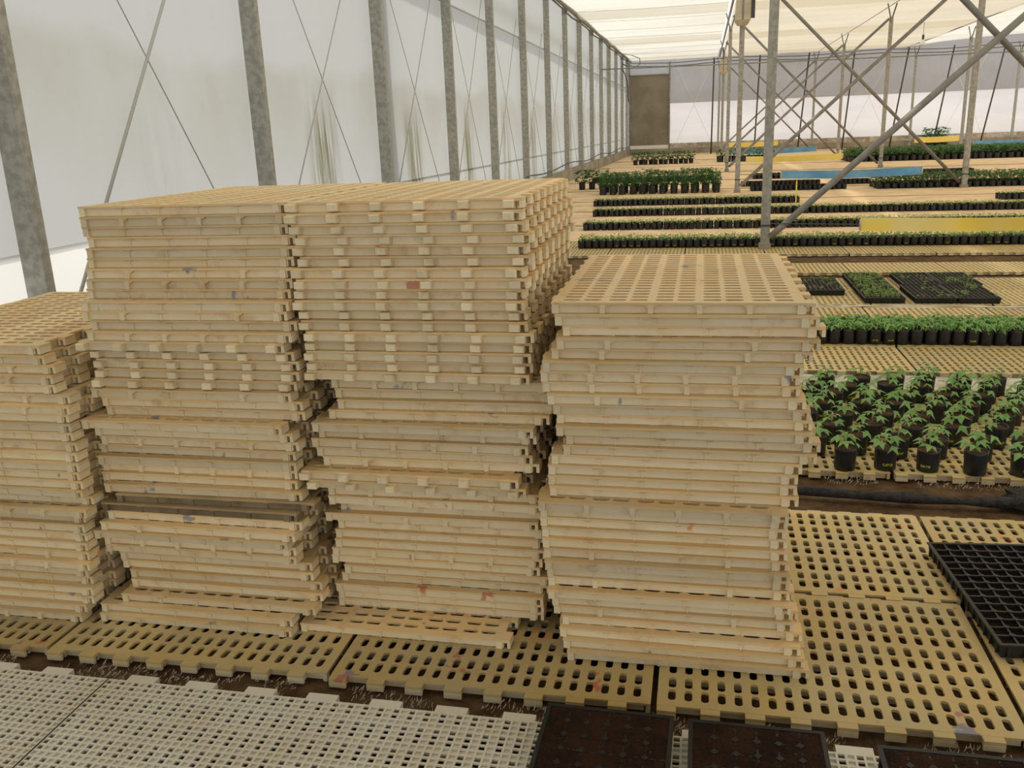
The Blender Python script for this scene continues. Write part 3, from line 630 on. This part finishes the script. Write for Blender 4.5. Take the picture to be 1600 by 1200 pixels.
# ------------------------------------------------------------------ potted seedlings
def bag_mesh(r=.050, h=.108, n=14, seed=0):
    rg = random.Random(seed); mb = MB(); rings = []
    for z, k in ((0, .86), (.006, .98), (h * .5, 1.0), (h * .9, 1.03), (h, 1.05), (h, .97), (h * .9, .95)):
        rings.append([(r * k * math.cos(2 * PI * i / n) * (1 + .05 * noise.noise(Vector((math.cos(2 * PI * i / n) * 2, math.sin(2 * PI * i / n) * 2, seed + z * 12)))),
                       r * k * math.sin(2 * PI * i / n) * (1 + .05 * noise.noise(Vector((math.cos(2 * PI * i / n) * 2 + 9, math.sin(2 * PI * i / n) * 2, seed + z * 12)))),
                       z + (rg.uniform(-.004, .004) if z >= h else 0)) for i in range(n)])
    vs = [p for q in rings for p in q]
    mb.add(vs, [(a * n + i, a * n + (i + 1) % n, (a + 1) * n + (i + 1) % n, (a + 1) * n + i) for a in range(len(rings) - 1) for i in range(n)] + [tuple(range(n))[::-1]])
    return mb.mesh('potted_seedling', ['bag'], True)
def soil_top(r=.048, z=.100, n=12):
    mb = MB(); vs = [(0, 0, z + .006)] + [(r * q * math.cos(2 * PI * i / n), r * q * math.sin(2 * PI * i / n), z + random.uniform(-.002, .003)) for q in (.6, 1.0) for i in range(n)]
    mb.add(vs, [(0, 1 + i, 1 + (i + 1) % n) for i in range(n)] + [(1 + i, 1 + n + i, 1 + n + (i + 1) % n, 1 + (i + 1) % n) for i in range(n)])
    return mb.mesh('pot_soil', ['potsoil'], True)
def leaf_shape(s=.05, lobes=5):
    """palmate leaf, base at origin, pointing +x, gently folded"""
    pts = []
    for k in range(lobes):
        an = (k - (lobes - 1) / 2) * 1.02; ln = s * (1.0 - .13 * abs(k - (lobes - 1) / 2))
        pts.append((ln * math.cos(an), ln * math.sin(an), -.20 * ln))
        if k < lobes - 1:
            am = an + .51; lm = s * .50; pts.append((lm * math.cos(am), lm * math.sin(am), .004))
    c = (s * .05, 0, .006)
    vs = [c] + pts; fs = [(0, i, i + 1) for i in range(1, len(pts))]
    return vs, fs
BAGS = [bag_mesh(seed=k) for k in range(4)]; SOILT = soil_top()
lv, lf = leaf_shape(.040, 5); mb = MB(); mb.add([(x + .0, y, z) for x, y, z in lv], lf); LEAF5 = mb.mesh('leaf', ['leaf'])
lv, lf = leaf_shape(.046, 3); mb = MB(); mb.add(lv, lf); LEAF3 = mb.mesh('leaf', ['leaf'])
mb = MB(); mb.tube([(0, 0, .09), (.003, .002, .13), (0, 0, .175)], [.0028, .0024, .0016], 6); STEM = mb.mesh('stem', ['stem'], True)
rngp = random.Random(21)
def seedling(x, y, lab, grp, sc):
    o = tag(obj('potted_seedling', rngp.choice(BAGS), (x, y, .001), (0, 0, rngp.uniform(-.5, .5)), scale=(1, 1, rngp.uniform(.92, 1.06))), lab, 'seedling', grp)
    obj('pot_soil', SOILT, parent=o)
    s = obj('stem', STEM, parent=o, rot=(rngp.uniform(-.08, .08), rngp.uniform(-.08, .08), 0))
    n = rngp.randint(5, 7); a0 = rngp.uniform(0, 6.28)
    for k in range(n):
        an = a0 + k * 2.4; h = (.118 + .060 * k / n) + rngp.uniform(-.006, .006); pl = .040 - .026 * k / n
        obj('leaf', LEAF5 if k % 3 else LEAF3, (pl * math.cos(an), pl * math.sin(an), h), (rngp.uniform(-.3, .3), rngp.uniform(.0, .5) - .1 * (k > n - 3), an), parent=s, scale=[rngp.uniform(1.05, 1.6) * (1 if k < n - 2 else .75)] * 3)
# near block: wide-spaced bags
G = 'spaced seedlings on the bed right of the stacks'
for j in range(8):
    for i in range(8):
        x = .49 + i * .192 + (.0 if j % 2 == 0 else .085) + rngp.uniform(-.015, .015); y = 4.19 + j * .185 + rngp.uniform(-.02, .02)
        if x > 1.42 + (y - 4.19) * .36 + .12 or x < .42 + (y - 4.19) * .16: continue
        seedling(x, y, 'lobed-leaf seedling in black bag, spaced block, %s row back, %s from the stacks' % (ordn(j + 1), ordn(i + 1)), G, rngp.uniform(.88, 1.15))
# middle block: packed bags
def foliage(seed, n, spread, z0, z1, size, mat):
    rg = random.Random(seed); mb = MB(); lv, lf = leaf_shape(size, 3)
    for k in range(n):
        an = rg.uniform(0, 2 * PI); r = spread * math.sqrt(rg.random()); z = rg.uniform(z0, z1)
        R = Matrix.Rotation(an, 3, 'Z') @ Matrix.Rotation(rg.uniform(-.2, .6), 3, 'Y') @ Matrix.Rotation(rg.uniform(-.4, .4), 3, 'X')
        s = rg.uniform(.7, 1.2)
        mb.add([tuple(R @ (Vector(p) * s) + Vector((r * math.cos(an), r * math.sin(an), z))) for p in lv], lf)
    mb.tube([(0, 0, .09), (0, 0, (z0 + z1) / 2)], .003, 5)
    return mb.mesh('foliage', [mat])
FOL = [foliage(k, 20, .038, .118, .160, .050, 'leaf') for k in range(5)]
G = 'packed seedlings behind the spaced block'
for j in range(4):
    for i in range(19):
        x = .80 + i * .094 + rngp.uniform(-.004, .004); y = 6.76 + j * .096 + rngp.uniform(-.004, .004)
        o = tag(obj('potted_seedling', rngp.choice(BAGS), (x, y, .001), (0, 0, rngp.uniform(-.4, .4)), scale=(.9, .9, 1)), 'leafy seedling in a black bag, packed block, %s row back, %s from the left' % (ordn(j + 1), ordn(i + 1)), 'seedling', G)
        obj('pot_soil', SOILT, parent=o); obj('foliage', rngp.choice(FOL), parent=o, rot=(0, 0, rngp.uniform(0, 6.28)))
FOL2 = [foliage(40 + k, 11, .036, .115, .165, .036, 'leaf2') for k in range(4)]
G = 'seedlings of the long row at the first roof post'
for j in range(2):
    for i in range(61):
        x = -1.62 + i * .098; y = 12.30 + j * .098
        o = tag(obj('potted_seedling', rngp.choice(BAGS), (x, y, .001)), 'seedling bag in the row by the first roof post, %s line, %s from left' % ('near' if j == 0 else 'far', ordn(i + 1)), 'seedling', G)
        obj('foliage', rngp.choice(FOL2), parent=o, rot=(0, 0, rngp.uniform(0, 6.28)))

# farther rows: too many bags to single out
def row_block(name, lab, x0, x1, y0, nrow, pitch, bagh, z1, leafn, leafs, mat, seed, extra=None):
    rg = random.Random(seed); mb = MB(); n = 7; r = pitch * .47; nx = int((x1 - x0) / pitch); lv, lf = leaf_shape(leafs, 3)
    for j in range(nrow):
        for i in range(nx):
            x, y = x0 + i * pitch + rg.uniform(-.1, .1) * pitch, y0 + j * pitch
            a0 = rg.random()
            vs = [(x + r * k * math.cos(a0 + 2 * PI * q / n), y + r * k * math.sin(a0 + 2 * PI * q / n), z) for z, k in ((0, .9), (bagh, 1.0)) for q in range(n)]
            mb.add(vs, [(q, (q + 1) % n, n + (q + 1) % n, n + q) for q in range(n)], 0)
            mb.add([(p[0], p[1], p[2] - .006) for p in vs[n:]], [tuple(range(n))], 2)
            for k in range(leafn):
                an = rg.uniform(0, 2 * PI); rr = r * .9 * math.sqrt(rg.random()); z = bagh + (z1 - bagh) * rg.uniform(.15, 1)
                R = Matrix.Rotation(an, 3, 'Z') @ Matrix.Rotation(rg.uniform(-.3, .7), 3, 'Y')
                mb.add([tuple(R @ (Vector(p) * rg.uniform(.7, 1.2)) + Vector((x + rr * math.cos(an), y + rr * math.sin(an), z))) for p in lv], lf, 1)
    return tag(obj(name, mb.mesh(name, ['bag', mat, 'potsoil'])), lab, 'seedlings', None, 'stuff')
row_block('seedling_row', 'back of the long seedling row at the first roof post', -1.62, 4.35, 12.50, 2, .098, .10, .165, 7, .036, 'leaf2', 1)
row_block('seedling_row', 'second long row of black seedling bags, behind the near yellow ribbon', -1.85, 5.2, 14.55, 4, .10, .10, .15, 6, .036, 'leaf2', 2)
row_block('seedling_row', 'third long row of black seedling bags', -1.95, 6.2, 16.85, 4, .10, .11, .155, 6, .036, 'leaf2', 3)
row_block('seedling_row', 'fourth long row of black seedling bags, ending at a yellow stake', -2.2, 2.1, 19.1, 5, .105, .11, .16, 6, .036, 'leaf2', 4)
row_block('seedling_row', 'short row of black seedling bags at the right edge', 5.65, 7.2, 18.85, 4, .105, .11, .155, 6, .036, 'leaf2', 5)
row_block('empty_bag_row', 'near row of black bags without leaves under the blue ribbon', 1.2, 3.45, 22.6, 4, .11, .12, .13, 0, .03, 'leafd', 6)
row_block('empty_bag_row', 'second row of black bags without leaves under the blue ribbon', 1.05, 3.05, 24.3, 4, .11, .12, .13, 0, .03, 'leafd', 7)
row_block('empty_bag_row', 'short row of black bags beside the dark plant block', 3.35, 4.3, 24.3, 4, .11, .12, .13, 0, .03, 'leafd', 17)
row_block('empty_bag_row', 'long row of black bags behind the tall dark seedlings', -3.2, .5, 27.3, 5, .12, .14, .16, 1, .03, 'leafd', 8)
row_block('empty_bag_row', 'long low row of black bags behind the blue ribbon', 1.5, 7.5, 27.5, 5, .12, .14, .16, 1, .03, 'leafd', 9)
row_block('dark_plant_block', 'dense dark green plant block at the second roof post', 4.05, 8.5, 22.45, 7, .16, .12, .34, 16, .075, 'leafd', 10)
row_block('dark_plant_block', 'dense green plant block far back on the right', 5.6, 13.5, 36.8, 10, .24, .20, .50, 14, .14, 'leafd', 11)
row_block('dark_plant_block', 'small green plant block beside the far yellow ribbon', .75, 3.2, 40.4, 2, .30, .25, .55, 18, .13, 'leafd', 12)
row_block('dark_plant_block', 'dark bush at the far wall beside a blue ribbon', 11.9, 13.4, 53.0, 3, .4, .2, 1.0, 30, .2, 'leafd', 13)
# tall dark seedlings, one by one
TALLBAG = bag_mesh(.085, .20, 12, 5)
mb = MB(); mb.tube([(0, 0, .18), (.01, 0, .4), (0, 0, .55)], [.008, .007, .004], 6); TSTEM = mb.mesh('stem', ['stem'], True)
TFOL = [foliage(80 + k, 90, .105, .19, .56, .085, 'leafd') for k in range(4)]
G = 'tall dark seedlings left of the roof posts'
for j in range(3):
    for i in range(12):
        x = -2.42 + i * .25 + rngp.uniform(-.02, .02); y = 22.45 + j * .42
        o = tag(obj('tall_seedling', TALLBAG, (x, y, .001)), 'tall dark-leaved seedling in a black bag, %s row back, %s from the left' % (ordn(j + 1), ordn(i + 1)), 'seedling', G)
        obj('stem', TSTEM, parent=o); obj('foliage', rngp.choice(TFOL), parent=o, rot=(0, 0, rngp.uniform(0, 6.28)), scale=[rngp.uniform(.8, 1.05)] * 3)
for i in range(3):
    o = tag(obj('tall_seedling', TALLBAG, (-3.2 + i * .26, 24.6 + .1 * i, .001)), 'bushiest dark seedling clump beside the third stack, %s from the left' % ordn(i + 1), 'seedling', 'bushy seedlings behind the third stack')
    obj('stem', TSTEM, parent=o); obj('foliage', rngp.choice(TFOL), parent=o, scale=(1.5, 1.5, .95))
G = 'small potted plants near the far corner'
for i in range(12):
    o = tag(obj('tall_seedling', TALLBAG, (-2.85 + i * .215, 39.9 + .4 * (i % 2), .001), scale=(1.1, 1.1, 1)), 'small potted plant in the row near the far corner, %s from the left' % ordn(i + 1), 'seedling', G)
    obj('stem', TSTEM, parent=o); obj('foliage', rngp.choice(TFOL), parent=o, scale=(1.2, 1.2, 1.0))
# yellow stake at the end of the fourth row
mb = MB(); mb.box(-.012, .012, -.004, .004, 0, .42); mb.add([(-.012, 0, 0), (.012, 0, 0), (0, 0, -.03)], [(0, 1, 2)]); tag(obj('marker_stake', mb.mesh('marker_stake', ['yellow']), (1.86, 19.0, .02)), 'thin yellow marker stake standing in the fourth seedling row', 'stake')

# ------------------------------------------------------------------ net roll on the soil path, fibres
mb = MB(); pts = []; rs = []
for i in range(61):
    x = -1.2 + i * .075; pts.append((x, 3.86 - .012 * (x - .6) + .03 * noise.noise(Vector((x * 1.4, 0, 0))), .0 + .006 * noise.noise(Vector((x * 6, 4, 0))))); rs.append(.021 + .012 * noise.noise(Vector((x * 5, 7, 0))))
mb.tube(pts, rs, 10); roll = tag(obj('net_roll', mb.mesh('net_roll', ['net'], True)), 'rolled black shade net lying along the soil path between the slat beds', 'net')
mb = MB(); n1, n2 = 18, 10; vs = []
for j in range(n2 + 1):
    for i in range(n1):
        a, b = 2 * PI * i / n1, PI * j / n2; d = Vector((math.sin(b) * math.cos(a), math.sin(b) * math.sin(a), math.cos(b))); q = 1 + .35 * noise.noise(d * 2.6) + .15 * noise.noise(d * 7)
        vs.append((d.x * .20 * q, d.y * .11 * q, d.z * .05 * q))
mb.add(vs, [(j * n1 + i, (j + 1) * n1 + i, (j + 1) * n1 + (i + 1) % n1, j * n1 + (i + 1) % n1) for j in range(n2) for i in range(n1)])
obj('net_bundle', mb.mesh('net_bundle', ['net'], True), (1.50, 3.87, .0), parent=roll)
def fibres(name, lab, x0, x1, y0, y1, n, ln, seed, z=-.030, clump=-.05):
    rg = random.Random(seed); mb = MB()
    for _ in range(n):
        x, y = rg.uniform(x0, x1), rg.uniform(y0, y1)
        if noise.noise(Vector((x * 5, y * 6, seed))) < clump: continue
        an = rg.gauss(1.2, .5); l = ln * rg.uniform(.4, 1.2); c, s = math.cos(an) * l, math.sin(an) * l; wdt = .0007
        zz = z + rg.uniform(0, .008)
        mb.add([(x - wdt, y, zz), (x + wdt, y, zz), (x + c + wdt * .5, y + s, zz + rg.uniform(0, .012)), (x + c - wdt * .5, y + s, zz + rg.uniform(0, .012))], [(0, 1, 2, 3)])
    tag(obj(name, mb.mesh(name, ['fibre'])), lab, 'fibres', None, 'stuff')
fibres('cloth_fibres', 'frayed pale cloth fibres on the soil strip before the slat floor', -2.6, .9, 2.115, 2.205, 1300, .016, 5)
fibres('cloth_fibres', 'frayed pale cloth fibres along the soil path edge under the seedlings', -.5, 2.6, 4.02, 4.12, 900, .018, 6, -.024, -.15)
